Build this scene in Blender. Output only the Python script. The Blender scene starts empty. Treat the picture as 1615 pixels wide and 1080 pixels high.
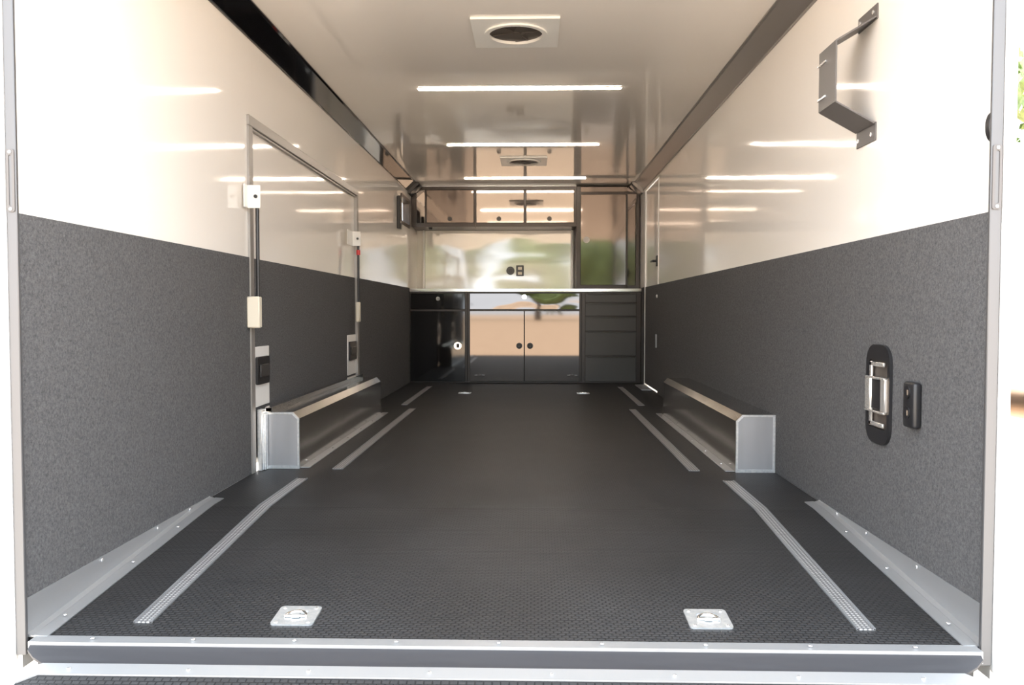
import bpy, bmesh, math, random
from mathutils import Vector, Matrix, noise
random.seed(7)
C = bpy.context.scene.collection
SC = bpy.context.scene

# ------------------------------------------------------------------ camera
CAMX, CAMZ = 0.085, 0.7525
cam_d = bpy.data.cameras.new('camera')
cam = bpy.data.objects.new('camera', cam_d)
C.objects.link(cam)
F_PX = 1307.0
cam_d.sensor_fit = 'HORIZONTAL'
cam_d.sensor_width = 36.0
cam_d.lens = F_PX / 1615.0 * 36.0
cam_d.clip_start = 0.02
cam_d.clip_end = 500
pitch, yaw, roll = -0.0374, -0.0256, 0.0005
fw = Vector((math.sin(yaw)*math.cos(pitch), math.cos(yaw)*math.cos(pitch), math.sin(pitch)))
rt = Vector((math.cos(yaw), -math.sin(yaw), 0))
up = rt.cross(fw)
rt2 = rt*math.cos(roll) + up*math.sin(roll)
up2 = up*math.cos(roll) - rt*math.sin(roll)
cam.matrix_world = Matrix(((rt2.x, up2.x, -fw.x, CAMX), (rt2.y, up2.y, -fw.y, 0),
                           (rt2.z, up2.z, -fw.z, CAMZ), (0, 0, 0, 1)))
SC.camera = cam

# ------------------------------------------------------------------ light and exposure
world = bpy.data.worlds.new('world')
SC.world = world
world.use_nodes = True
bg = world.node_tree.nodes['Background']
bg.inputs[0].default_value = (0.86, 0.93, 1.0, 1)
bg.inputs[1].default_value = 1.45
sun_d = bpy.data.lights.new('sun', 'SUN')
sun_d.energy = 5.2
sun_d.color = (1.0, 0.93, 0.82)
sun_d.angle = math.radians(1.0)
sun = bpy.data.objects.new('sun', sun_d)
C.objects.link(sun)
sun_dir = Vector((0.30, -0.42, -0.86))            # high sun from over the nose of the trailer
sun.rotation_euler = sun_dir.to_track_quat('-Z', 'Y').to_euler()
sun.location = (-4, 10, 12)
SC.view_settings.view_transform = 'Standard'
SC.view_settings.look = 'None'
SC.view_settings.gamma = 1.0
SC.view_settings.use_curve_mapping = False
SC.view_settings.exposure = 2.0
SC.cycles.max_bounces = 14
SC.cycles.diffuse_bounces = 8
SC.cycles.glossy_bounces = 6
SC.cycles.use_denoising = True
SC.cycles.caustics_reflective = False
SC.cycles.sample_clamp_indirect = 6.0
LED_STRENGTH = 14.0

# ------------------------------------------------------------------ materials
def mat(name, base=(.5, .5, .5), rough=.5, metal=0., ior=1.5, spec=.5, coat=0., sheen=0., emit=None, estr=0.):
    m = bpy.data.materials.new(name)
    m.use_nodes = True
    b = m.node_tree.nodes['Principled BSDF']
    b.inputs['Base Color'].default_value = (*base, 1)
    b.inputs['Roughness'].default_value = rough
    b.inputs['Metallic'].default_value = metal
    b.inputs['IOR'].default_value = ior
    b.inputs['Specular IOR Level'].default_value = spec
    b.inputs['Coat Weight'].default_value = coat
    b.inputs['Sheen Weight'].default_value = sheen
    if emit:
        b.inputs['Emission Color'].default_value = (*emit, 1)
        b.inputs['Emission Strength'].default_value = estr
    return m
def nd(m, t, **kw):
    n = m.node_tree.nodes.new(t)
    for k, v in kw.items():
        setattr(n, k, v)
    return n
def lk(m, a, b):
    m.node_tree.links.new(a, b)
def P(m):
    return m.node_tree.nodes['Principled BSDF']
def coords(m, scale=(1, 1, 1)):
    g = nd(m, 'ShaderNodeNewGeometry')
    mp = nd(m, 'ShaderNodeMapping')
    mp.inputs['Scale'].default_value = scale
    lk(m, g.outputs['Position'], mp.inputs['Vector'])
    return mp.outputs['Vector']
def noise_bump(m, scale, dist, strength=1.0, vec=None, detail=2.0, vscale=(1, 1, 1)):
    v = vec or coords(m, vscale)
    n = nd(m, 'ShaderNodeTexNoise')
    n.inputs['Scale'].default_value = scale
    n.inputs['Detail'].default_value = detail
    lk(m, v, n.inputs['Vector'])
    b = nd(m, 'ShaderNodeBump')
    b.inputs['Strength'].default_value = strength
    b.inputs['Distance'].default_value = dist
    lk(m, n.outputs['Fac'], b.inputs['Height'])
    lk(m, b.outputs['Normal'], P(m).inputs['Normal'])
    return n, b
def noise_col(m, scale, c0, c1, lo=.35, hi=.65, detail=4.0, vscale=(1, 1, 1), rough=.6):
    v = coords(m, vscale)
    n = nd(m, 'ShaderNodeTexNoise')
    n.inputs['Scale'].default_value = scale
    n.inputs['Detail'].default_value = detail
    n.inputs['Roughness'].default_value = rough
    lk(m, v, n.inputs['Vector'])
    r = nd(m, 'ShaderNodeValToRGB')
    r.color_ramp.elements[0].position = lo
    r.color_ramp.elements[0].color = (*c0, 1)
    r.color_ramp.elements[1].position = hi
    r.color_ramp.elements[1].color = (*c1, 1)
    lk(m, n.outputs['Fac'], r.inputs['Fac'])
    lk(m, r.outputs['Color'], P(m).inputs['Base Color'])
    return n, r

M = {}
M['wall'] = mat('white_gloss_wall', (.88, .85, .81), .06, ior=1.5)
noise_bump(M['wall'], 2.6, .0007, vscale=(1, .6, 1.6), detail=1.0)
M['ceiling'] = mat('white_gloss_ceiling', (.88, .84, .795), .05, ior=1.5)
noise_bump(M['ceiling'], 1.5, .0003, vscale=(1, .6, 1), detail=1.0)
M['splash'] = mat('white_wavy_panel', (.89, .865, .80), .06, ior=2.35)
noise_bump(M['splash'], 2.6, .0045, vscale=(.6, 1, 1.6), detail=0.5)

M['carpet'] = mat('charcoal_carpet', (.08, .08, .083), .95, spec=.15)
noise_col(M['carpet'], 120, (.045, .045, .048), (.165, .165, .170), .28, .72, detail=5, rough=.85)
noise_bump(M['carpet'], 300, .002, detail=3)

def rubber(name, c0, c1, rough):
    m = mat(name, c0, rough, spec=.38)
    v = coords(m)
    br = nd(m, 'ShaderNodeTexBrick')
    br.offset = .5
    br.inputs['Scale'].default_value = 1.0
    br.inputs['Brick Width'].default_value = .020
    br.inputs['Row Height'].default_value = .0125
    br.inputs['Mortar Size'].default_value = .0026
    br.inputs['Mortar Smooth'].default_value = .6
    br.inputs['Color1'].default_value = (*c1, 1)
    br.inputs['Color2'].default_value = (*[a*.85 for a in c1], 1)
    br.inputs['Mortar'].default_value = (*c0, 1)
    lk(m, v, br.inputs['Vector'])
    n = nd(m, 'ShaderNodeTexNoise')
    n.inputs['Scale'].default_value = 2.5
    n.inputs['Detail'].default_value = 5
    lk(m, v, n.inputs['Vector'])
    mr = nd(m, 'ShaderNodeMapRange')
    mr.inputs['From Min'].default_value = .3
    mr.inputs['From Max'].default_value = .7
    mr.inputs['To Min'].default_value = .8
    mr.inputs['To Max'].default_value = 1.2
    lk(m, n.outputs['Fac'], mr.inputs['Value'])
    mx = nd(m, 'ShaderNodeVectorMath', operation='SCALE')
    lk(m, br.outputs['Color'], mx.inputs[0])
    lk(m, mr.outputs['Result'], mx.inputs['Scale'])
    lk(m, mx.outputs['Vector'], P(m).inputs['Base Color'])
    inv = nd(m, 'ShaderNodeMath', operation='SUBTRACT')
    inv.inputs[0].default_value = 1.0
    lk(m, br.outputs['Fac'], inv.inputs[1])
    b = nd(m, 'ShaderNodeBump')
    b.inputs['Distance'].default_value = .0015
    b.inputs['Strength'].default_value = .8
    lk(m, inv.outputs['Value'], b.inputs['Height'])
    lk(m, b.outputs['Normal'], P(m).inputs['Normal'])
    return m
M['rubber'] = rubber('studded_black_rubber', (.010, .010, .011), (.036, .036, .038), .5)
M['flap'] = mat('plain_black_rubber', (.034, .034, .039), .55)
noise_bump(M['flap'], 14, .006, vscale=(.3, 1, 1))

M['alu'] = mat('brushed_aluminium', (.44, .45, .465), .40, metal=.65)
noise_bump(M['alu'], 60, .0006, vscale=(1, .05, 1), detail=3)
M['alu_flat'] = mat('mill_aluminium', (.48, .48, .50), .42, metal=.65)
noise_col(M['alu_flat'], 8, (.35, .36, .38), (.45, .46, .485), vscale=(1, .3, .12), detail=2)
M['alu_mid'] = mat('grey_anodised_frame', (.35, .335, .32), .4, metal=.5)
noise_bump(M['alu_mid'], 40, .0003, vscale=(1, .05, 1))
M['alu_dull'] = mat('dull_anodised_aluminium', (.145, .145, .15), .45, metal=.6)
noise_bump(M['alu_dull'], 40, .0004, vscale=(1, 1, .05))
M['box_alu'] = mat('polished_aluminium_sheet', (.62, .61, .60), .16, metal=1)
noise_bump(M['box_alu'], 5, .004, vscale=(1, .3, 1), detail=1)
M['chrome'] = mat('chrome', (.8, .78, .75), .08, metal=1)
noise_bump(M['chrome'], 30, .0004)
M['bright_chrome'] = mat('bright_chrome', (.80, .77, .73), .22, metal=.7)
noise_bump(M['bright_chrome'], 8, .0001)
M['zinc'] = mat('zinc_plate', (.80, .83, .85), .3, metal=.75)
noise_col(M['zinc'], 60, (.70, .74, .77), (.88, .90, .91))
M['screw'] = mat('screw_steel', (.85, .85, .86), .25, metal=.8)
noise_bump(M['screw'], 200, .0002)

def etrack():
    m = mat('perforated_galvanised', (.5, .5, .5), .4, metal=.6)
    v = coords(m, (1/.0115, 1/.0115, 1))
    fr = nd(m, 'ShaderNodeVectorMath', operation='FRACTION')
    lk(m, v, fr.inputs[0])
    sb = nd(m, 'ShaderNodeVectorMath', operation='SUBTRACT')
    sb.inputs[1].default_value = (.5, .5, 0)
    lk(m, fr.outputs[0], sb.inputs[0])
    ml = nd(m, 'ShaderNodeVectorMath', operation='MULTIPLY')
    ml.inputs[1].default_value = (1, 1, 0)
    lk(m, sb.outputs[0], ml.inputs[0])
    ln = nd(m, 'ShaderNodeVectorMath', operation='LENGTH')
    lk(m, ml.outputs[0], ln.inputs[0])
    r = nd(m, 'ShaderNodeValToRGB')
    r.color_ramp.elements[0].position = .26
    r.color_ramp.elements[0].color = (.78, .78, .79, 1)
    r.color_ramp.elements[1].position = .36
    r.color_ramp.elements[1].color = (.27, .27, .28, 1)
    lk(m, ln.outputs['Value'], r.inputs['Fac'])
    lk(m, r.outputs['Color'], P(m).inputs['Base Color'])
    b = nd(m, 'ShaderNodeBump', invert=True)
    b.inputs['Distance'].default_value = .002
    lk(m, ln.outputs['Value'], b.inputs['Height'])
    lk(m, b.outputs['Normal'], P(m).inputs['Normal'])
    return m
M['track'] = etrack()

def panel(name, base, rough, metal, ior, wave, vs=(1, 1, 1)):
    m = mat(name, base, rough, metal, ior)
    noise_bump(m, 2.0, wave, vscale=vs, detail=1.0)
    return m
M['black_gloss'] = panel('black_gloss_panel', (.012, .012, .013), .05, 0, 1.7, .0002)
M['cove'] = panel('black_gloss_cove', (.006, .006, .007), .05, 0, 1.65, .0001)
M['cove_satin'] = panel('satin_charcoal_cove', (.29, .275, .265), .30, .5, 1.5, .0001)
M['bracket'] = panel('grey_powder_coat', (.12, .113, .112), .45, 0, 1.5, .0002)
M['mirror_panel'] = panel('polished_silver_panel', (.118, .108, .102), .035, 1, 1.5, .00006)
M['mirror_wavy'] = panel('polished_silver_panel_wavy', (.135, .125, .12), .035, 1, 1.5, .004, (1, 1, 2))
M['bright_panel'] = panel('light_polished_panel', (.24, .222, .21), .05, 1, 1.5, .00008)
M['smoke_panel'] = panel('smoked_polished_panel', (.120, .104, .096), .06, 1, 1.5, .00015)
M['drawer'] = panel('charcoal_satin_panel', (.055, .053, .050), .4, 0, 1.5, .0001)
M['frame_dark'] = panel('dark_bronze_frame', (.030, .019, .014), .35, 0, 1.5, .0003)
M['black'] = panel('black_plastic', (.018, .018, .02), .35, 0, 1.5, .0003)
M['black_metal'] = panel('black_powder_coat', (.045, .043, .043), .38, 0, 1.5, .0002)
M['white_plastic'] = panel('white_plastic', (.85, .85, .83), .3, 0, 1.5, .0002)
M['cream_plastic'] = panel('cream_sleeve', (.72, .67, .56), .5, 0, 1.5, .0004)
M['white_paint'] = panel('white_paint', (.88, .88, .87), .25, 0, 1.5, .0003)
M['edge_band'] = panel('bright_edge_band', (.9, .88, .85), .12, .6, 1.5, .0002)
M['worktop'] = panel('white_worktop', (.86, .83, .79), .25, 0, 1.5, .0002)
M['red'] = panel('red_plastic', (.62, .03, .03), .3, 0, 1.5, .0002)
M['dark_mesh'] = panel('dark_fan_plastic', (.07, .058, .05), .5, 0, 1.5, .0005)
M['led'] = mat('led_diffuser', (.9, .9, .88), .4, emit=(1.0, .85, .69), estr=LED_STRENGTH)
noise_bump(M['led'], 20, .0002)
M['glass'] = mat('window_glass', (1, 1, 1), .02, ior=1.45)
P(M['glass']).inputs['Transmission Weight'].default_value = 1.0
noise_bump(M['glass'], 2, .0003)
M['ground'] = mat('tan_gravel', (.5, .4, .3), .95)
noise_col(M['ground'], 1.3, (.52, .37, .25), (.62, .45, .31), detail=8, rough=.7)
M['concrete'] = mat('grey_concrete', (.44, .41, .37), .9)
noise_col(M['concrete'], 2.0, (.46, .425, .38), (.58, .535, .48), detail=8)
M['leaf'] = mat('leaf_green', (.1, .2, .05), .6)
noise_col(M['leaf'], 3.0, (.055, .10, .03), (.17, .24, .08), detail=6)
M['bark'] = mat('bark', (.12, .08, .05), .9)
noise_bump(M['bark'], 20, .02, vscale=(1, 1, .2))
M['tyre'] = panel('tyre_rubber', (.03, .03, .03), .8, 0, 1.5, .001)

# ------------------------------------------------------------------ helpers
ORIGIN = {}
class MB:
    def __init__(s):
        s.bm = bmesh.new()
    def box(s, x0, x1, y0, y1, z0, z1, bev=0., seg=1):
        b = bmesh.new()
        vs = [b.verts.new((x, y, z)) for x in (x0, x1) for y in (y0, y1) for z in (z0, z1)]
        for f in ((0, 1, 3, 2), (4, 6, 7, 5), (0, 4, 5, 1), (2, 3, 7, 6), (0, 2, 6, 4), (1, 5, 7, 3)):
            b.faces.new([vs[i] for i in f])
        bmesh.ops.recalc_face_normals(b, faces=b.faces)
        if bev > 0:
            bmesh.ops.bevel(b, geom=list(b.edges), offset=bev, segments=seg, affect='EDGES', profile=.5)
        s._merge(b)
        return s
    def _merge(s, b):
        me = bpy.data.meshes.new('tmp')
        b.to_mesh(me)
        b.free()
        s.bm.from_mesh(me)
        bpy.data.meshes.remove(me)
    def cyl(s, p0, p1, r, seg=20, r1=None):
        p0, p1 = Vector(p0), Vector(p1)
        d = p1 - p0
        b = bmesh.new()
        bmesh.ops.create_cone(b, cap_ends=True, cap_tris=False, segments=seg, radius1=r, radius2=r if r1 is None else r1, depth=d.length)
        q = Vector((0, 0, 1)).rotation_difference(d.normalized())
        bmesh.ops.transform(b, matrix=Matrix.Translation((p0+p1)/2) @ q.to_matrix().to_4x4(), verts=b.verts)
        s._merge(b)
        return s
    def sphere(s, c, r, sc=(1, 1, 1), sub=2):
        b = bmesh.new()
        bmesh.ops.create_icosphere(b, subdivisions=sub, radius=r)
        bmesh.ops.transform(b, matrix=Matrix.Translation(c) @ Matrix.Diagonal((*sc, 1)), verts=b.verts)
        s._merge(b)
        return s
    def prism(s, prof, axis, a0, a1, bev=0.):
        # prof: 2-D outline; axis 'x': (y,z), 'y': (x,z), 'z': (x,y)
        def pt(u, v, a):
            return {'x': (a, u, v), 'y': (u, a, v), 'z': (u, v, a)}[axis]
        b = bmesh.new()
        A = [b.verts.new(pt(u, v, a0)) for u, v in prof]
        B = [b.verts.new(pt(u, v, a1)) for u, v in prof]
        n = len(prof)
        b.faces.new(A)
        b.faces.new(B[::-1])
        for i in range(n):
            b.faces.new((A[i], B[i], B[(i+1) % n], A[(i+1) % n]))
        bmesh.ops.recalc_face_normals(b, faces=b.faces)
        if bev:
            bmesh.ops.bevel(b, geom=list(b.edges), offset=bev, segments=1, affect='EDGES')
        s._merge(b)
        return s
    def ring(s, outer, inner, axis, a0, a1):
        """plate between two outlines that have the same number of points"""
        def pt(u, v, a):
            return {'x': (a, u, v), 'y': (u, a, v), 'z': (u, v, a)}[axis]
        b = bmesh.new()
        n = len(outer)
        O0 = [b.verts.new(pt(*p, a0)) for p in outer]
        I0 = [b.verts.new(pt(*p, a0)) for p in inner]
        O1 = [b.verts.new(pt(*p, a1)) for p in outer]
        I1 = [b.verts.new(pt(*p, a1)) for p in inner]
        for i in range(n):
            j = (i+1) % n
            b.faces.new((O0[i], O0[j], I0[j], I0[i]))
            b.faces.new((O1[i], I1[i], I1[j], O1[j]))
            b.faces.new((O0[i], O1[i], O1[j], O0[j]))
            b.faces.new((I0[i], I0[j], I1[j], I1[i]))
        bmesh.ops.recalc_face_normals(b, faces=b.faces)
        s._merge(b)
        return s
    def strip(s, path, axis, a0, a1, t):
        """sheet of thickness t following a 2-D path, extruded along axis"""
        n = len(path)
        P2 = [Vector(p) for p in path]
        off = []
        for i in range(n):
            d = Vector((0, 0))
            if i > 0:
                d += (P2[i]-P2[i-1]).normalized()
            if i < n-1:
                d += (P2[i+1]-P2[i]).normalized()
            d.normalize()
            off.append(P2[i] + Vector((-d.y, d.x))*t)
        for i in range(n-1):
            s.prism([tuple(P2[i]), tuple(P2[i+1]), tuple(off[i+1]), tuple(off[i])], axis, a0, a1)
        return s
    def build(s, name, m, parent=None, label=None, smooth=40):
        o0 = Vector((0, 0, 0))
        if parent is not None:
            o0 = Vector(ORIGIN.get(parent.name, (0, 0, 0)))
            bmesh.ops.translate(s.bm, verts=s.bm.verts, vec=-o0)
        me = bpy.data.meshes.new(name)
        s.bm.to_mesh(me)
        s.bm.free()
        me.materials.append(M[m] if isinstance(m, str) else m)
        if smooth:
            for p in me.polygons:
                p.use_smooth = True
            me.set_sharp_from_angle(angle=math.radians(smooth))
        o = bpy.data.objects.new(name, me)
        C.objects.link(o)
        if parent is not None:
            o.parent = parent
            ORIGIN[o.name] = o0
        if label:
            o['label'] = label
        return o
def recenter(o):
    """move the origin of a top-level mesh to the middle of its underside"""
    me = o.data
    xs = [v.co for v in me.vertices]
    c = Vector(((min(v.x for v in xs)+max(v.x for v in xs))/2, (min(v.y for v in xs)+max(v.y for v in xs))/2, min(v.z for v in xs)))
    me.transform(Matrix.Translation(-c))
    o.location = c
    ORIGIN[o.name] = c
    return o
def tag(o, label, cat, group=None):
    o['label'] = label
    o['category'] = cat
    if group:
        o['group'] = group
    return o
def thing(name, label, cat, loc=(0, 0, 0), group=None):
    o = bpy.data.objects.new(name, None)
    o.empty_display_size = .05
    C.objects.link(o)
    o.location = loc
    ORIGIN[o.name] = Vector(loc)
    return tag(o, label, cat, group)
def struct(o, label=None, cat=None):
    o['kind'] = 'structure'
    if label:
        o['label'] = label
        o['category'] = cat
    return o
def copy_thing(o, loc, label, parent=None):
    c = o.copy()
    C.objects.link(c)
    c.location = loc
    if label:
        c['label'] = label
    for ch in list(o.children):
        d = ch.copy()
        C.objects.link(d)
        d.parent = c
        for g in list(ch.children):
            e = g.copy()
            C.objects.link(e)
            e.parent = d
    return c
def circle(cx, cy, r, n=32, a0=0.):
    return [(cx+r*math.cos(a0+2*math.pi*i/n), cy+r*math.sin(a0+2*math.pi*i/n)) for i in range(n)]
def square_as(cx, cy, h, n=32):
    out = []
    for i in range(n):
        a = 2*math.pi*i/n
        c, s_ = math.cos(a), math.sin(a)
        k = h/max(abs(c), abs(s_))
        out.append((cx+c*k, cy+s_*k))
    return out
def rrect(x0, x1, y0, y1, r, n=5):
    pts = []
    for cx, cy, a in ((x1-r, y1-r, 0), (x0+r, y1-r, 90), (x0+r, y0+r, 180), (x1-r, y0+r, 270)):
        for i in range(n+1):
            t = math.radians(a+90*i/n)
            pts.append((cx+r*math.cos(t), cy+r*math.sin(t)))
    return pts
def cells(mb, x0, x1, ys, zs, holes):
    for i in range(len(ys)-1):
        for j in range(len(zs)-1):
            yc, zc = (ys[i]+ys[i+1])/2, (zs[j]+zs[j+1])/2
            if any(a < yc < b and c < zc < d for a, b, c, d in holes):
                continue
            mb.box(x0, x1, ys[i], ys[i+1], zs[j], zs[j+1])

# ------------------------------------------------------------------ trailer shell
W = 1.22            # inner half width
ZC = 2.09           # ceiling
ZW = 2.01           # where the cove meets the wall
HC = 1.0            # top of the wall carpet
YR = 2.045          # rear edge of the floor
YB = 3.15           # start of the sloping tail of the floor
ZR = -.078          # floor level at the rear edge
YN = 9.30           # nose wall
YW = 2.056          # rear end of the side walls
def floor_z(y):
    return 0. if y >= YB else ZR*(YB-y)/(YB-2.10)

# outside ground
g = MB().box(-160, 160, -330, 90, -.82, -.625).build('ground', 'ground', smooth=0)
struct(g, 'tan sunlit gravel yard around the trailer', 'ground')

pd = MB().box(-4.0, 4.0, -2.4, 16, -.70, -.62).build('bounce_pad', 'concrete', smooth=0)  # slab added so ground by the opening bounces neutral light, not tan
struct(pd, 'grey concrete pad added under the trailer for neutral bounce light', 'pad')

fl = MB()
YS = 2.062
prof = [(YN, 0), (YB, 0), (YS, floor_z(YS)), (YS, -.115), (YB, -.06), (YN, -.06)]
fl.prism(prof, 'x', -W+.0005, W-.0005)
fl.prism([(YS, floor_z(YS)), (YR, floor_z(YR)), (YR, -.115), (YS, -.115)], 'x', -1.186, 1.186)
struct(fl.build('floor', 'rubber', smooth=0), 'black studded rubber floor of the trailer', 'floor')

k = MB().box(-1.18, 1.18, YR+.006, YR+.08, -.26, -.118, .004)
struct(k.build('trim_8', 'black_metal'), 'dark steel cross member under the rear edge of the floor', 'trim')
HY0, HY1, HZ = 3.80, 6.10, 1.645      # hatch opening in the left wall
WY0, WY1, WZ0, WZ1 = 8.18, 8.72, 1.64, 1.90
wl = MB()
cells(wl, -W-.035, -W, [YW, HY0, HY1, WY0, WY1, YN], [-.16, WZ0, HZ, WZ1, ZC+.06],
      [(HY0, HY1, -1, HZ), (WY0, WY1, WZ0, WZ1)])
wall_left = struct(wl.build('wall_left', 'wall', smooth=0), 'glossy white left wall with carpeted lower half', 'wall')
DY0, DY1, DZ = 7.57, 8.44, 1.97       # side door in the right wall
wr = MB()
cells(wr, W, W+.035, [YW, DY0, DY1, YN], [-.16, .01, DZ, ZC+.06], [(DY0, DY1, .01, DZ)])
wall_right = struct(wr.build('wall_right', 'wall', smooth=0), 'glossy white right wall with carpeted lower half', 'wall')
CT = .006
cp = MB().box(-W, -W+CT, YW+.002, HY0-.03, .004, HC).box(-W, -W+CT, HY1+.03, 8.70, .004, HC)
cp.build('carpet_panel', 'carpet', wall_left, 'charcoal felt carpet panel')
cp = MB().box(W-CT, W, YW+.002, DY0-.012, .004, HC).box(W-CT, W, DY1+.01, 8.70, .004, HC)
cp.build('carpet_panel', 'carpet', wall_right, 'charcoal felt carpet panel')
struct(MB().box(-W, W, YN, YN+.06, -.14, ZC+.06).build('wall_front', 'wall', smooth=0), 'white nose wall behind the cabinets', 'wall')
ce = MB()
ce.box(-W, W, YW+.001, YN, ZC, ZC+.06)
struct(ce.build('ceiling', 'ceiling', smooth=0), 'glossy white ceiling', 'ceiling')
# black coves between wall and ceiling
for s, n in ((-1, 'trim_1'), (1, 'trim_2')):
    k = MB()
    k.prism([(s*W, ZW-.012), (s*W, ZC), (s*1.128, ZC), (s*1.128, ZC-.006), (s*1.139, ZC-.010), (s*(W-.006), ZW-.002), (s*(W-.006), ZW-.012)], 'y', YW, 8.85)
    struct(k.build(n, 'cove' if s < 0 else 'cove_satin', smooth=20), 'black gloss cove along the left edge of the ceiling' if s < 0 else 'satin charcoal cove along the right edge of the ceiling', 'trim')
    k = MB().prism([(s*(W-.001), ZW-.035), (s*(W-.001), ZC-.001), (s*1.10, ZC-.001), (s*1.10, ZC-.02), (s*(W-.035), ZW-.02), (s*(W-.02), ZW-.035)], 'y', 8.62, 8.84, .003)
    k.build('end_cap', 'black' if s < 0 else 'cove_satin', bpy.data.objects[n], 'boxed end piece at the cabinets')
# rear frame: aluminium jamb, white post and header
for s, n in ((-1, 'trim_3'), (1, 'trim_4')):
    e0, e1, e2 = (1.203, 1.229, 1.254) if s < 0 else (1.190, 1.218, 1.246)
    a, b = sorted((s*e0, s*e1))
    k = MB().box(a, b, 2.045, YW, -.122, ZC+.06, .002)
    jo = struct(k.build(n, 'alu_dull'), 'brushed aluminium jamb at the %s of the rear opening' % ('left' if s < 0 else 'right'), 'trim')
    a, b = sorted((s*(e1+.001), s*e2))
    MB().box(a, b, 2.038, YW, -.14, ZC+.10, .006, 3).build('post', 'white_paint', jo, 'white painted post')
    # striker slot in the jamb face
    x0, x1 = sorted((s*(e0+.003), s*(e1-.003)))
    pl = MB().ring(rrect(x0, x1, 1.0, 1.155, .006), rrect(x0+.006, x1-.006, 1.014, 1.141, .004), 'y', 2.042, 2.046)
    po = pl.build('striker_plate', 'bracket', jo, 'metal striker plate with a tall slot')
    MB().box(x0+.006, x1-.006, 2.0438, 2.046, 1.014, 1.141).build('slot', 'alu_dull', po)
    for z in (1.007, 1.148):
        MB().cyl(((x0+x1)/2, 2.043, z), ((x0+x1)/2, 2.040, z), .004, 10).build('screw', 'screw', po)
    MB().cyl((s*(e1+.010), 2.040, 1.195), (s*(e1+.010), 2.035, 1.195), .005, 12).build('screw', 'screw', jo)
struct(MB().box(-1.254, 1.246, 2.038, YW, ZC+.005, ZC+.14, .004).build('trim_5', 'white_paint'), 'white header over the rear opening', 'trim')

# rear sill
sl = MB()
sl.strip([(YR+.018, floor_z(YR+.018)+.0035), (YR-.020, floor_z(YR)+.0035), (YR-.020, ZR-.03)], 'x', -1.186, 1.186, .003)
sill = struct(sl.build('trim_6', 'alu', smooth=0), 'aluminium strip screwed along the rear edge of the floor', 'trim')
for i in range(9):
    x = -1.03+i*.2575
    MB().sphere((x, YR-.002, floor_z(YR)+.007), .006, (1, 1, .45)).build('screw', 'screw', sill)

# floor-edge aluminium angles beside the sloping tail
for s, n in ((-1, 'baseboard_left'), (1, 'baseboard_right')):
    k = MB()
    ye = 3.27
    x0 = s*(W-.007)
    # upright wedge plate
    N = 12
    b = bmesh.new()
    rows = []
    for i in range(N+1):
        y = YW+.003+(ye-YW-.003)*i/N
        z = floor_z(y)
        zt = .012+.006*(1-i/N)
        d = s*.058
        rows.append([b.verts.new(p) for p in ((x0, y, zt), (x0-s*.002, y, zt), (x0-s*.004, y, z+.009), (x0-s*.020, y, z+.0045), (x0-s*.023, y, z+.006), (x0-d, y, z+.004), (x0-d, y, z+.001), (x0, y, z+.001))])
    for i in range(N):
        for j in range(8):
            b.faces.new((rows[i][j], rows[i][(j+1) % 8], rows[i+1][(j+1) % 8], rows[i+1][j]))
    b.faces.new(rows[0])
    b.faces.new(rows[-1][::-1])
    bmesh.ops.recalc_face_normals(b, faces=b.faces)
    k._merge(b)
    o = struct(k.build(n, 'alu', smooth=20), 'aluminium angle along the foot of the %s wall by the rear opening' % ('left' if s < 0 else 'right'), 'baseboard')
    for y, w in ((2.17, 0), (2.43, 1), (2.55, 0), (2.80, 1), (2.88, 0), (3.07, 1)):
        if w:
            MB().sphere((x0-s*.005, y, .006), .006, (.5, 1, 1)).build('screw', 'screw', o)
        else:
            MB().sphere((x0-s*.040, y, floor_z(y)+.010), .006, (1, 1, .5)).build('screw', 'screw', o)

# ------------------------------------------------------------------ window in the left wall by the nose
k = MB()
k.ring(rrect(WY0-.02, WY1+.02, WZ0-.02, WZ1+.02, .03), rrect(WY0+.012, WY1-.012, WZ0+.012, WZ1-.012, .02), 'x', -W-.07, -W+.008)
win = struct(k.build('window_1', 'frame_dark'), 'small black framed window high in the left wall near the cabinets', 'window')
MB().box(-W-.045, -W-.041, WY0+.01, WY1-.01, WZ0+.01, WZ1-.01).build('pane', 'glass', win)

# ------------------------------------------------------------------ hatch door in the left wall
hx = -W-.012
hd = MB().box(-W-.05, hx, HY0+.012, HY1-.012, .03, HZ-.012, .002)
door1 = struct(hd.build('door_1', 'wall'), 'white left side hatch with carpeted lower half and gas struts', 'hatch')
MB().box(hx, hx+CT, HY0+.03, HY1-.03, .06, HC).build('carpet_panel', 'carpet', door1, 'charcoal felt carpet panel')
fr = MB()
FX0, FX1 = -W-.055, -W+.012
fr.box(FX0, FX1, HY0-.03, HY0+.02, .001, HZ-.0452, .002)
fr.box(FX0, FX1, HY1-.02, HY1+.03, .002, HZ-.0452, .002)
fr.box(FX0, FX1+.001, HY0-.03, HY1+.03, HZ-.045, HZ+.003, .003)
fr.box(FX0, FX1-.008, HY0+.02, HY1-.02, HZ-.056, HZ-.046, .001)
fr.build('frame', 'alu_mid', door1, 'brushed aluminium frame')
sx = -1.166
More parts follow.
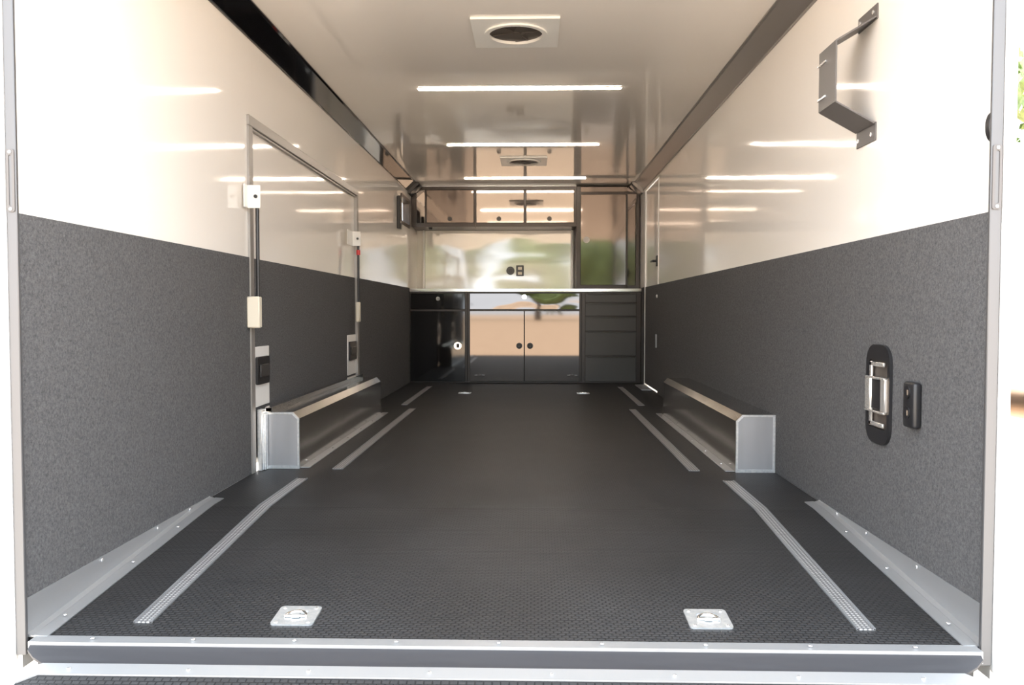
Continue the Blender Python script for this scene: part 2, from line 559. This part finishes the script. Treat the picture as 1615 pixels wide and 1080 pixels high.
for (ya, yr) in ((3.68, 3.745), (5.74, 5.915)):
    st = MB().cyl((sx, yr, 1.25), (sx, yr, .81), .0085, 16).build('gas_strut', 'black', door1, 'black gas strut')
    br = MB().box(-W+.0125, -W+.018, ya, yr-.012, 1.218, 1.322, .002)
    br.box(-W+.0125, -1.146, yr-.018, yr-.0125, 1.218, 1.322, .002)
    bo = br.build('bracket', 'white_plastic', st, 'white bracket')
    MB().cyl((sx, yr-.026, 1.27), (sx, yr-.012, 1.27), .008, 14).build('pivot', 'black', st)
    MB().box(-W+(.0065 if yr < 4 else .035), sx+.011, yr-.020, yr+.020, .677, .82, .005).build('sleeve', 'cream_plastic', st, 'cream plastic sleeve')
MB().cyl((sx, 5.915, 1.155), (sx, 5.915, 1.19), .014, 16).build('collar', 'red', door1, 'red collar on the far gas strut')
for (ya, yb) in ((3.835, 4.06), (5.80, 6.07)):
    pl = MB().box(hx+CT, hx+CT+.006, ya, yb, .30, .585, .002).build('latch_plate', 'white_paint', door1, 'white metal latch plate')
    l = MB().prism(rrect(ya+.02, yb-.03, .405, .537, .012), 'x', hx+CT+.006, hx+CT+.018)
    lo = l.build('latch', 'black', pl, 'black recessed slam latch')
    MB().box(hx+CT+.018, hx+CT+.026, ya+.045, yb-.06, .44, .50, .003).build('paddle', 'black_metal', lo)

# ------------------------------------------------------------------ side door in the right wall
d2 = MB().box(W+.004, W+.05, DY0+.008, DY1-.008, .02, DZ-.008, .002)
door2 = struct(d2.build('door_2', 'wall'), 'white side door in the right wall beside the drawer cabinet', 'door')
MB().box(W-.002, W+.004, DY0+.012, DY1-.012, .03, HC).build('carpet_panel', 'carpet', door2, 'charcoal felt carpet panel')
fr = MB()
for y in (DY0-.003, DY1+.004):
    fr.box(W-.007, W+.012, y-.005, y+.006, (HC if y < 8 else .012), DZ, .001)
fr.build('frame', 'white_paint', door2, 'thin white door frame')
hb = MB().box(W-.012, W+.004, DY0+.03, DY0+.10, 1.165, 1.265, .006)
ho = hb.build('handle', 'black', door2, 'black door handle')
MB().cyl((W-.012, DY0+.065, 1.215), (W-.045, DY0+.065, 1.215), .012, 14).cyl((W-.045, DY0+.065, 1.215), (W-.045, DY0+.16, 1.215), .009, 12).build('lever', 'black', ho)
MB().sphere((W-.006, DY0+.04, .893), .017, (.6, 1, 1)).build('knob', 'zinc', door2, 'small chrome knob')
MB().box(W-.016, W-.002, DY0+.04, DY0+.075, .42, .545, .004).build('latch', 'alu_flat', door2, 'small grey latch')
MB().box(W-.10, W, DY1-.55, DY1+.0, .002, .012, .002).build('threshold', 'alu_flat', door2)

# ------------------------------------------------------------------ ceiling lights
def led(y, label):
    t = thing('ceiling_light', label, 'ceiling light', (0, y, ZC), 'led bars across the ceiling')
    MB().box(-.615, .615, y-.022, y+.022, ZC-.003, ZC, .001).build('housing', 'white_plastic', t)
    MB().box(-.607, .607, y-.012, y+.012, ZC-.0085, ZC-.003, .002).build('diffuser', 'led', t, 'glowing white diffuser')
    return t
l0 = led(5.02, 'glowing white led bar nearest the round ceiling vent, longest in the view')
copy_thing(l0, (0, 6.70, ZC), 'middle one of the three glowing white led bars on the ceiling')
copy_thing(l0, (0, 8.37, ZC), 'glowing white led bar closest to the overhead cabinets')

# ------------------------------------------------------------------ round ceiling vents
def vent(y, label):
    t = thing('ceiling_vent', label, 'vent', (0, y, ZC), 'square ceiling vents with round fans')
    h = .205
    MB().ring(square_as(0, y, h), circle(0, y, .15), 'z', ZC-.010, ZC).build('flange', 'white_plastic', t, 'square white plate')
    prof = circle(0, y, .128, 48)
    MB().ring(circle(0, y, .15, 48), prof, 'z', ZC-.018, ZC-.0005).build('rim', 'white_plastic', t, 'round white rim')
    MB().prism(circle(0, y, .1285, 48), 'z', ZC-.004, ZC-.0005).build('screen', 'dark_mesh', t, 'dark insect screen')
    b = MB()
    for i in range(5):
        a = i*2*math.pi/5
        b.prism([(0+.02*math.cos(a-.9), y+.02*math.sin(a-.9)), (.118*math.cos(a-.2), y+.118*math.sin(a-.2)), (.122*math.cos(a+.35), y+.122*math.sin(a+.35)), (.02*math.cos(a+.9), y+.02*math.sin(a+.9))], 'z', ZC-.009, ZC-.006)
    b.cyl((0, y, ZC-.013), (0, y, ZC-.004), .026, 20)
    b.build('fan', 'dark_mesh', t, 'dark brown fan blades')
    return t
v0 = vent(4.02, 'round dark fan vent in a square white plate, nearest on the ceiling')
copy_thing(v0, (0, 7.42, ZC), 'far dark fan vent in the ceiling between the second and third led bars')

# ------------------------------------------------------------------ wheel boxes
def wheel_box(s, y0, y1, label):
    t = thing('wheel_box', label, 'wheel box', (s*1.12, (y0+y1)/2, 0), 'aluminium wheel well covers')
    xo, xi, h, c = s*(W-.008), s*1.03, .272, .03
    pr = [(xo, 0.002), (xo, h), (s*(1.03+c), h), (xi, h-c), (xi, 0.002)]
    MB().prism(pr, 'y', y0+.004, y1).build('cover', 'box_alu', t, 'long polished aluminium cover with a sloped edge')
    # near end cap with raised lip
    inn = [(xo-s*.010, .016), (xo-s*.010, h-.010), (s*(1.03+c)+s*.004, h-.010), (xi+s*.010, h-c-.004), (xi+s*.010, .016)]
    ec = MB().prism([(a, max(b, .002)) for a, b in inn], 'y', y0-.001, y0+.004)
    eo = ec.build('end_cap', 'alu_flat', t, 'flat brushed end plate')
    MB().ring(pr, inn, 'y', y0-.006, y0+.005).build('lip', 'zinc', eo, 'bright folded lip')
    a, b = sorted((xi, xi-s*.042))
    fo = MB().box(a, b, y0+.02, y1+.07, .001, .006, .001).build('flange', 'alu', t, 'aluminium foot flange screwed to the floor')
    for i in range(6):
        y = y0+.2+i*.37
        MB().sphere(((a+b)/2, y, .007), .006, (1, 1, .5), 1).build('screw', 'screw', fo)
    return t
wb = wheel_box(1, 3.87, 6.02, 'aluminium wheel box against the right carpeted wall')
wb = wheel_box(-1, 3.91, 6.02, 'aluminium wheel box under the left wall hatch')
# hatch seal rail on top of the left box, square tube
k = MB().ring([(-1.19, .273), (-1.155, .273), (-1.155, .298), (-1.19, .298)], [(-1.186, .277), (-1.159, .277), (-1.159, .294), (-1.186, .294)], 'y', 3.895, 6.0)
r = recenter(k.build('seal_rail', 'box_alu', smooth=0))
tag(r, 'square aluminium tube lying along the wall on the left wheel box', 'rail')
# upright channel beside the left end cap
k = MB().box(-1.212, -1.188, 3.845, 3.90, .001, .29, .003)
k.box(-1.188, -1.178, 3.87, 3.90, .001, .27, .002)
u = recenter(k.build('end_channel', 'zinc'))
tag(u, 'pale upright channel between the hatch frame and left wheel box', 'channel')

# ------------------------------------------------------------------ floor tie-down tracks
def track(s, x, y0, y1, label, bend=False):
    hw = .024
    t = thing('cargo_track', label, 'cargo track', (s*x, y0, floor_z(y0)), 'perforated tie-down tracks set along the floor')
    k = MB()
    ys = [y0, y1] if not bend else [y0, YB-.12, YB, YB+.12, y1]
    for i in range(len(ys)-1):
        za, zb = floor_z(ys[i]), floor_z(ys[i+1])
        k.prism([(ys[i], za+.0005), (ys[i+1], zb+.0005), (ys[i+1], zb+.004), (ys[i], za+.004)], 'x', s*x-hw, s*x+hw)
    k.build('base_strip', 'track', t, 'perforated galvanised strip')
    for sd in (-1, 1):
        k = MB()
        for i in range(len(ys)-1):
            za, zb = floor_z(ys[i]), floor_z(ys[i+1])
            a = s*x+sd*(hw-.002)
            k.prism([(ys[i], za+.001), (ys[i+1], zb+.001), (ys[i+1], zb+.006), (ys[i], za+.006)], 'x', a-.003, a+.003)
        k.build('rail_lip', 'alu_flat', t)
    return t
for s, sd in ((-1, 'left'), (1, 'right')):
    track(s, .95, 2.145, 3.67, 'perforated steel track on the %s of the floor nearest the rear opening' % sd, True)
    track(s, .845, 3.90, 6.35, 'perforated steel floor track alongside the %s wheel box' % sd)
    track(s, .95, 6.62, 8.25, 'perforated steel floor track on the %s just before the cabinets' % sd)

# ------------------------------------------------------------------ recessed D-rings
def dring(x, y, label):
    z = floor_z(y)
    t = thing('floor_ring', label, 'tie-down ring', (0, 0, 0), 'recessed floor tie-downs')
    k = MB()
    h = .057
    o = rrect(-h, h, -h, h, .012)
    n = len(o)
    inn = [(.036*math.cos(a), .036*math.sin(a)) for a in [math.atan2(q[1], q[0]) for q in o]]
    k.ring(o, inn, 'z', .0, .004)
    k.build('plate', 'zinc', t, 'zinc plated square plate')
    MB().prism(inn, 'z', -.001, .0012).build('cup', 'zinc', t)
    k = MB()
    for i in range(14):
        a0, a1 = math.pi*i/14, math.pi*(i+1)/14
        k.cyl((.026*math.cos(a0), .026*math.sin(a0)-.006, .0055), (.026*math.cos(a1), .026*math.sin(a1)-.006, .0055), .0042, 10)
    k.cyl((-.03, -.008, .0055), (.03, -.008, .0055), .0042, 10)
    k.build('ring', 'chrome', t, 'chrome D ring folded flat')
    MB().box(-.012, .012, -.018, .0, .003, .011, .002).build('clip', 'zinc', t)
    for a in (-1, 1):
        for b in (-1, 1):
            MB().sphere((a*.043, b*.043, .004), .006, (1, 1, .5), 1).build('screw', 'screw', t)
    t.location = (x, y, z)
    if y < YB:
        t.rotation_euler.x = math.atan2(-ZR, YB-2.10)
    return t
d0 = dring(-.553, 2.195, 'bright zinc tie-down ring set in the floor near the left rear track')
def dcopy(x, y, label):
    c = copy_thing(d0, (x, y, floor_z(y)), label)
    c.rotation_euler.x = math.atan2(-ZR, YB-2.10) if y < YB else 0
dcopy(.553, 2.20, 'bright zinc tie-down ring set in the floor near the right rear track')
dcopy(-.545, 7.62, 'small far tie-down ring in the floor left of the mirror doors')
dcopy(.545, 7.62, 'small far tie-down ring in the floor before the drawer cabinet')

# ------------------------------------------------------------------ bent bracket on the right wall
t = thing('wall_bracket', 'dark grey bent steel hanger bracket high on the white right wall', 'bracket', (W, 2.83, 1.32))
by0, by1 = 2.795, 2.955
xs, th = 1.087, .005
k = MB()
k.strip([(W-.006, 1.722), (xs, 1.647)], 'y', by0, by1, -.005)
k.build('upper_arm', 'bracket', t)
k = MB().box(xs-.0055, xs, by0, by1, 1.446, 1.650, .001)
for z in (1.605, 1.49):
    pass
so = k.build('standoff_face', 'bracket', t)
for z in (1.605, 1.487):
    MB().box(xs-.010, xs-.004, by1-.075, by1+.004, z-.004, z+.004, .001).build('stud', 'screw', so, 'small bright stud')
MB().strip([(W-.006, 1.378), (xs, 1.449)], 'y', by0, by1, .005).build('lower_arm', 'bracket', t)
for z0, z1 in ((1.718, 1.768), (1.320, 1.380)):
    f = MB().box(W-.0055, W-.0005, by0, by1, z0, z1, .001).build('foot_plate', 'bracket', t)
    for y in (by0+.03, by1-.02):
        zz = (z0+z1)/2+(.004 if z0 > 1.5 else -.006)
        MB().cyl((W-.0055, y, zz), (W-.0085, y, zz), .0075, 14).build('bolt', 'screw', f, 'bright bolt head')

# ------------------------------------------------------------------ retractable strap housing on the right carpet
t = thing('recessed_latch', 'tall black oval recess with chrome bar on the right carpeted wall', 'latch', (W-CT, 2.718, .323))
y0, y1, z0, z1 = 2.626, 2.810, .323, .645
xb = W-CT
MB().ring(rrect(y0, y1, z0, z1, .06, 8), rrect(y0+.018, y1-.018, z0+.05, z1-.05, .02, 8), 'x', xb, xb-.010).build('bezel', 'black', t, 'black rounded bezel')
MB().prism(rrect(y0+.01, y1-.01, z0+.04, z1-.04, .03, 8), 'x', xb, xb-.002).build('recess', 'dark_mesh', t, 'dark recess')
k = MB()
c0, c1 = y0+.040, y1-.052
k.box(xb-.014, xb-.006, c1-.0, c1+.016, z0+.055, z1-.055, .002)
k.box(xb-.014, xb-.006, c0, c1+.016, z1-.070, z1-.056, .002)
k.box(xb-.014, xb-.006, c0, c1+.016, z0+.056, z0+.070, .002)
k.build('chrome_frame', 'bright_chrome', t, 'chrome frame')
k = MB().box(xb-.018, xb-.004, c1+.004, c1+.042, z0+.107, z1-.108, .003)
k.build('handle_bar', 'bright_chrome', t, 'bright chrome grip')
MB().box(xb-.018, xb-.004, y0+.018, y0+.052, z0+.107, z1-.108, .003).build('side_bar', 'bright_chrome', t, 'bright chrome side bar')
MB().box(xb-.012, xb-.003, y0+.05, c1+.01, z0+.112, z1-.112, .002).build('roller', 'black', t, 'black roller')
for z in (z0+.104, z1-.108):
    MB().box(xb-.0185, xb-.008, y0+.025, c1+.04, z-.003, z+.004, .001).build('cross_bar', 'bright_chrome', t)

t = thing('outlet_box', 'small black outlet box on the right carpet next to the oval latch', 'outlet', (W-CT, 2.465, .41))
MB().box(W-CT-.026, W-CT, 2.425, 2.50, .41, .546, .010, 3).build('body', 'black', t)
for z in (.515, .455):
    s_ = MB().cyl((W-CT-.0255, 2.465, z), (W-CT-.029, 2.465, z), .019, 20).build('socket', 'black', t)
    MB().box(W-CT-.0305, W-CT-.0288, 2.459, 2.462, z-.008, z+.008).build('contact', 'chrome', s_)

k = MB().prism([(W, 1.166), (W, 1.244)]+[(W-.028*math.cos(a)**.6, 1.205+.039*math.sin(a)) for a in [math.radians(75-15*i) for i in range(11)]], 'y', 2.060, 2.082, .002)
b_ = recenter(k.build('door_bumper', 'black'))
tag(b_, 'round black bumper on the right wall by the rear jamb', 'bumper')

# ------------------------------------------------------------------ slim black control panel on the left wall
t = thing('control_panel', 'slim black upright panel on the left wall near the small window', 'panel', (-W, 7.98, 1.545))
MB().box(-W, -W+.034, 7.93, 8.03, 1.545, 1.858, .005).build('body', 'black', t)
MB().box(-W+.034, -W+.036, 7.94, 8.02, 1.60, 1.82, .0008).build('screen', 'black_gloss', t)

# ------------------------------------------------------------------ base cabinets
YF = 8.70
def bx_(px):
    return (px-841)*.006657+CAMX
def bz_(py):
    return .7525-(py-491)*.006657
def front(mb_name, x0, x1, z0, z1, m, parent, label=None, t=.02, yf=YF, gap=.003):
    return MB().box(x0+gap, x1-gap, yf-t, yf-.0005, z0+gap, z1-gap, .003).build(mb_name, m, parent, label)
def latch(x, z, parent, yf=YF-.02, r=.034, m='chrome', label='round chrome latch'):
    o = MB().ring(circle(x, z, r, 24), circle(x, z, r*.62, 24), 'y', yf-.010, yf).cyl((x, yf, z), (x, yf-.004, z), r*.64, 20).build('latch', m, parent, label)
    return o
ZT = .955
xL0, xL1, xC1, xR1 = -W+.008, -.607, .591, W-.010
def carcass(t, x0, x1, m='frame_dark'):
    k = MB().box(x0, x1, YF, 9.28, .005, ZT, .002)
    k.box(x0, x1, YF-.012, YF, ZT-.012, ZT)
    k.box(x0, x1, YF-.012, YF, .004, .014)
    k.build('carcass', m, t, 'dark cabinet body')
# left
t = thing('base_cabinet', 'black gloss base cabinet at the left end under the white worktop', 'cabinet', ((xL0+xL1)/2, 8.99, .005), 'base cabinets under the worktop')
carcass(t, xL0, xL1-.001)
dr = front('drawer', xL0+.006, bx_(734), bz_(488), bz_(462), 'black_gloss', t, 'black gloss drawer')
latch(bx_(691), bz_(471), dr, r=.022)
dd = front('door', xL0+.006, bx_(734), bz_(602), bz_(490), 'black_gloss', t, 'black gloss door')
o = latch(bx_(722), bz_(545), dd, r=.040)
MB().box(bx_(722)-.012, bx_(722)+.016, YF-.036, YF-.024, bz_(545)-.02, bz_(545)+.02, .003).build('grip', 'black', dd)
# centre
t = thing('base_cabinet', 'mirror polished double door base cabinet in the middle under the worktop', 'cabinet', ((xL1+xC1)/2, 8.99, .005), 'base cabinets under the worktop')
carcass(t, xL1, xC1-.001)
dr = front('drawer', bx_(740.5), bx_(914), bz_(488), bz_(462), 'mirror_wavy', t, 'mirror polished drawer front')
latch(bx_(827), bz_(468), dr, r=.026)
for a, b, lx in ((740.5, 827, 819), (827, 914, 836)):
    dd = front('door', bx_(a), bx_(b), bz_(602), bz_(489.5), 'mirror_panel', t, 'mirror polished door')
    o = latch(bx_(lx), bz_(545), dd, r=.032, m='black_metal', label='dark round latch')
    MB().box(bx_(lx)-.016, bx_(lx)+.016, YF-.040, YF-.028, bz_(546)-.016, bz_(546)+.020, .004).build('grip', 'black', dd)
# right
t = thing('base_cabinet', 'charcoal drawer cabinet with five drawers at the right end', 'cabinet', ((xC1+xR1)/2, 8.99, .005), 'base cabinets under the worktop')
carcass(t, xC1, xR1)
rows = [462, 477.5, 498.5, 522, 561, 602]
for i in range(5):
    x0, x1 = bx_(922), bx_(1003)
    dr = front('drawer', x0, x1, bz_(rows[i+1]), bz_(rows[i]), 'drawer', t, None, gap=.004)
    MB().box(x0+.03, x1-.02, YF-.030, YF-.018, bz_(rows[i])-.016, bz_(rows[i])-.008, .002).build('pull', 'drawer', dr)
# worktop
k = MB().box(-W+.007, W-.007, 8.675, 9.29, ZT+.003, .992, .003)
wt = recenter(k.build('worktop', 'worktop'))
MB().box(-W+.008, W-.008, 8.668, 8.6745, ZT+.004, .991, .002).build('edge_band', 'edge_band', wt, 'bright polished front edge')
tag(wt, 'long white worktop across the base cabinets', 'worktop')

# ------------------------------------------------------------------ overhead cabinets, locker, backsplash
YU = 8.86
def ux_(px):
    return (px-841)*.00678+CAMX
def uz_(py):
    return .7525+(491-py)*.00678
k = MB().box(-1.12, .50, 9.24, 9.262, .994, 1.651, .002)
bs = recenter(k.build('backsplash', 'splash'))
tag(bs, 'wavy glossy white backsplash panel between worktop and overhead cabinets', 'backsplash')
for nm, x0, x1, lab in (('corner_strip', -1.14, -1.121, 'white strip down the left side of the glossy backsplash'), ('corner_strip', .501, .522, 'white strip between the backsplash and tall locker')):
    c_ = recenter(MB().box(x0, x1, 9.20, 9.262, .994, 1.65, .002).build(nm, 'white_paint'))
    tag(c_, lab, 'trim strip')
ZU0, ZU1 = 1.653, 2.075
def uframe(t, x0, x1, stiles):
    k = MB().box(x0, x1, YU, 9.28, ZU0, ZU1, .002)
    k.box(x0, x1, YU-.018, YU, ZU0, uz_(353))
    k.box(x0, x1, YU-.018, YU, uz_(300), ZU1)
    for a, b in stiles:
        k.box(a, b, YU-.018, YU, uz_(353), uz_(300))
    k.build('frame', 'frame_dark', t, 'dark bronze frame')
t = thing('overhead_cabinet', 'smoky single door overhead cabinet by the left wall', 'cabinet', ((-W+.01+ux_(750))/2, 9.07, ZU0), 'overhead cabinets at the nose')
uframe(t, -W+.008, ux_(750)-.001, ((-W+.008, ux_(657)), (ux_(671), ux_(673)), (ux_(748), ux_(750)-.001)))
MB().box(ux_(657.5), ux_(670.5), YU-.012, YU-.001, uz_(352), uz_(301), .001).build('end_panel', 'bright_panel', t, 'narrow mirror polished end panel')
dd = front('door', ux_(673), ux_(748), uz_(352.5), uz_(300.5), 'smoke_panel', t, 'smoky polished flap door', .02, YU)
latch(ux_(710), uz_(346), dd, YU-.02, .024, 'black_metal', 'dark round lock')
t = thing('overhead_cabinet', 'double door bright polished overhead cabinet above the backsplash', 'cabinet', ((ux_(750)+ux_(908))/2, 9.07, ZU0), 'overhead cabinets at the nose')
uframe(t, ux_(750), ux_(908), ((ux_(750), ux_(751)), (ux_(826.5), ux_(829.5)), (ux_(905), ux_(908))))
for a, b, l_ in ((751, 826.5, 787), (829.5, 905, 866)):
    dd = front('door', ux_(a), ux_(b), uz_(352.5), uz_(300.5), 'bright_panel', t, 'bright polished flap door', .02, YU)
    latch(ux_(l_), uz_(346), dd, YU-.02, .024, 'black_metal', 'dark round lock')
t = thing('tall_locker', 'tall smoky polished locker standing on the right end of the worktop', 'cabinet', ((ux_(909)+W)/2, 9.07, .993), None)
k = MB().box(ux_(908)+.002, W-.008, YU, 9.28, .993, ZU1, .002)
for a, b, c, d in ((908.5, 914.5, 1.0, ZU1), (986, 988, 1.0, 1.98), (1001.5, 1006, 1.0, ZU1)):
    k.box(ux_(a), min(ux_(b), W-.008), YU-.018, YU, .993, d)
k.box(ux_(914.5), ux_(1001.5), YU-.018, YU, uz_(308), uz_(305))
k.box(ux_(914.5), ux_(1001.5), YU-.018, YU, .993, uz_(450))
k.build('frame', 'frame_dark', t, 'dark bronze frame')
MB().box(ux_(915), ux_(1001), YU-.014, YU-.001, uz_(304.5), ZU1-.005, .001).build('top_panel', 'smoke_panel', t)
dd = front('door', ux_(914.5), ux_(986), uz_(450), uz_(308), 'smoke_panel', t, 'smoky polished door', .02, YU)
hz_ = Vector((ux_(914.5), YU, 0))-ORIGIN[t.name]
dd.data.transform(Matrix.Translation(hz_) @ Matrix.Rotation(math.radians(-1.6), 4, 'Z') @ Matrix.Translation(-hz_))
latch(ux_(924), uz_(379), dd, YU-.02, .034, 'alu_mid', 'dull metal round latch')
MB().box(ux_(988), ux_(1001.5), YU-.014, YU-.001, uz_(450), uz_(308), .001).build('side_panel', 'smoke_panel', t)
k = MB().box(ux_(660), ux_(908), YU-.03, YU-.005, ZU1, ZC, .003)
o = struct(k.build('trim_7', 'alu'), 'pale aluminium strip between the ceiling and overhead cabinets', 'trim')
MB().cyl((ux_(678), YU+.06, ZU0), (ux_(678), YU+.06, ZU0-.022), .022, 20, .017).build('puck', 'black')
o = recenter(bpy.data.objects['puck'])
o.name = 'cable_grommet'
tag(o, 'small black knob under the left end of the overhead cabinet', 'grommet')
# outlets on the backsplash
zb = 1.205
def sx_(px):
    return (px-841)*.00707+CAMX
k = MB().cyl((sx_(805), 9.24, zb), (sx_(805), 9.228, zb), .046, 28)
t = thing('wall_socket', 'round black socket on the glossy backsplash', 'outlet', (sx_(805), 9.24, zb))
k.build('cover', 'black', t)
MB().ring(circle(sx_(805), zb, .034, 24), circle(sx_(805), zb, .026, 24), 'y', 9.224, 9.2285).build('rim', 'black_metal', t)
t = thing('wall_outlet', 'square black outlet plate to the right of the round socket', 'outlet', (sx_(820), 9.24, zb))
MB().box(sx_(820)-.042, sx_(820)+.042, 9.232, 9.24, zb-.06, zb+.06, .004).build('plate', 'black', t)
for dz in (-.028, .026):
    MB().box(sx_(820)-.022, sx_(820)+.022, 9.228, 9.233, zb+dz-.016, zb+dz+.016, .003).build('receptacle', 'cream_plastic', t, 'pale receptacle face')

# ------------------------------------------------------------------ hinge flap and ramp
k = MB()
b = bmesh.new()
rows_ = []
for y, z, w in ((YR-.016, ZR-.008, 1.182), (YR-.035, ZR-.014, 1.178), (1.985, -.100, 1.150), (1.957, -.106, 1.105)):
    rows_.append([b.verts.new(p) for p in ((-w, y, z), (w, y, z), (w, y, z-.006), (-w, y, z-.006))])
for r0, r1 in zip(rows_, rows_[1:]):
    for q in range(4):
        b.faces.new((r0[q], r0[(q+1) % 4], r1[(q+1) % 4], r1[q]))
b.faces.new(rows_[0])
b.faces.new(rows_[-1][::-1])
bmesh.ops.recalc_face_normals(b, faces=b.faces)
k._merge(b)
fo = recenter(k.build('hinge_flap', 'flap', smooth=60))
tag(fo, 'black rubber strip covering the hinge between floor and ramp', 'hinge cover')
t = thing('loading_ramp', 'black studded loading ramp with aluminium edge lowered at the rear', 'ramp', (0, .95, -.62))
ry0, rz0, ry1, rz1 = 1.952, -.103, .02, -.605
sl_ = (rz1-rz0)/(ry1-ry0)
def rz(y):
    return rz0+sl_*(y-ry0)
def slope_plate(outline, up_, down, nm, m, lab):
    """plate lying on the ramp slope; outline is (x, y) seen from above"""
    b = bmesh.new()
    A = [b.verts.new((x, y, rz(y)+up_)) for x, y in outline]
    B = [b.verts.new((x, y, rz(y)-down)) for x, y in outline]
    n = len(outline)
    b.faces.new(A)
    b.faces.new(B[::-1])
    for i in range(n):
        b.faces.new((A[i], B[i], B[(i+1) % n], A[(i+1) % n]))
    bmesh.ops.recalc_face_normals(b, faces=b.faces)
    k = MB()
    k._merge(b)
    return k.build(nm, m, t, lab, smooth=0)
RA, RB, EW = 1.105, 1.165, .036
slope_plate([(-RA, ry0), (RA, ry0), (RB, ry0-.05), (RB, ry1), (-RB, ry1), (-RB, ry0-.05)], -.002, .045, 'deck', 'rubber', 'studded black deck')
e = slope_plate([(-RA, ry0+.001), (RA, ry0+.001), (RA-.01, ry0-EW), (-RA+.01, ry0-EW)], .002, .05, 'edge_strip', 'alu', 'aluminium edge strip')
for i in range(8):
    x = -1.03+i*.29
    MB().sphere((x, ry0-.018, rz(ry0-.018)+.003), .006, (1, 1, .5), 1).build('screw', 'screw', e)
for s in (-1, 1):
    e = slope_plate([(s*RA, ry0+.001), (s*(RB+.001), ry0-.049), (s*(RB+.001), ry1), (s*(RB-EW), ry1), (s*(RB-EW), ry0-.065), (s*(RA-.01), ry0-EW)], .002, .05, 'edge_strip', 'alu', 'aluminium edge strip')
    for i in range(5):
        y = ry0-.085-i*.4
        MB().sphere((s*(RB-.018), y, rz(y)+.003), .006, (1, 1, .5), 1).build('screw', 'screw', e)

# ------------------------------------------------------------------ outdoors (seen past the posts and in the polished doors)
def tree(x, y, h, r, label, seed):
    rnd = random.Random(seed)
    z0 = -.62
    t = thing('leafy_tree', label, 'tree', (x, y, z0), 'trees around the yard')
    MB().cyl((x, y, z0), (x, y, z0+h*.55), r*.09, 10, r*.05).build('trunk', 'bark', t)
    k = MB()
    lobes = []
    for i in range(9):
        a, e = rnd.uniform(0, 6.28), rnd.uniform(-.5, 1)
        c = Vector((x+r*.55*math.cos(a), y+r*.55*math.sin(a), z0+h*.46+e*h*.30))
        lr = r*rnd.uniform(.42, .62)
        lobes.append((c, lr))
        b = bmesh.new()
        bmesh.ops.create_icosphere(b, subdivisions=3, radius=lr*.9)
        for v in b.verts:
            v.co *= 1+.25*noise.noise(v.co*1.6+Vector((seed, i, 0)))
        bmesh.ops.translate(b, verts=b.verts, vec=c)
        k._merge(b)
    vs, fs = [], []
    for i in range(1500):
        c, lr = rnd.choice(lobes)
        d = Vector((rnd.gauss(0, 1), rnd.gauss(0, 1), rnd.gauss(0, 1))).normalized()
        p = c+d*lr*rnd.uniform(.85, 1.12)
        u = Vector((rnd.gauss(0, 1), rnd.gauss(0, 1), rnd.gauss(0, 1))).normalized()
        w = u.cross(d)
        if w.length < .1:
            continue
        w.normalize()
        q = (.12+.10*rnd.random())*r/3.2
        n0 = len(vs)
        vs += [p-u*q, p+w*q*.5, p+u*q, p-w*q*.5]
        fs.append((n0, n0+1, n0+2, n0+3))
    me = bpy.data.meshes.new('lv')
    me.from_pydata(vs, [], fs)
    k.bm.from_mesh(me)
    bpy.data.meshes.remove(me)
    k.build('crown', 'leaf', t, smooth=0)
tree(20.4, 30, 12.5, 3.8, 'leafy green tree beyond the right rear post', 1)
for i, (x, y, h, r) in enumerate(((-29, -108, 17, 6.4), (-14, -118, 16, 6.3), (.8, -112, 14, 6.2), (15.5, -118, 17, 6.4), (30, -108, 18, 6.6))):
    tree(x, y, h, r, ['leafy tree at the left end of the row behind the camera', 'second tree of the row behind the camera', 'low bushy tree in the middle of the row behind the camera', 'fourth tree of the row behind the camera', 'tall leafy tree at the right end of the row behind the camera'][i], 10+i)
t = thing('box_trailer', 'white box trailer parked in the yard beyond the right post', 'trailer', (7.6, 13, -.62))
MB().box(6.2, 8.7, 10.5, 17, -.18, 2.9, .06).build('body', 'white_paint', t)
MB().box(6.25, 8.65, 10.45, 10.52, -.24, -.12, .01).build('bumper', 'alu_flat', t)
MB().box(6.4, 6.6, 10.44, 10.5, 2.05, 2.15, .01).build('marker_light', 'red', t)
for y in (12.6, 13.5):
    for x in (6.3, 8.3):
        w = MB().cyl((x, y, -.25), (x+.25, y, -.25), .37, 28).build('wheel', 'tyre', t)
        MB().cyl((x-.005, y, -.25), (x+.255, y, -.25), .2, 20).build('rim', 'alu_flat', w)
MB().box(7.3, 7.6, 12, 14, -.3, -.16).build('axle', 'black_metal', t)
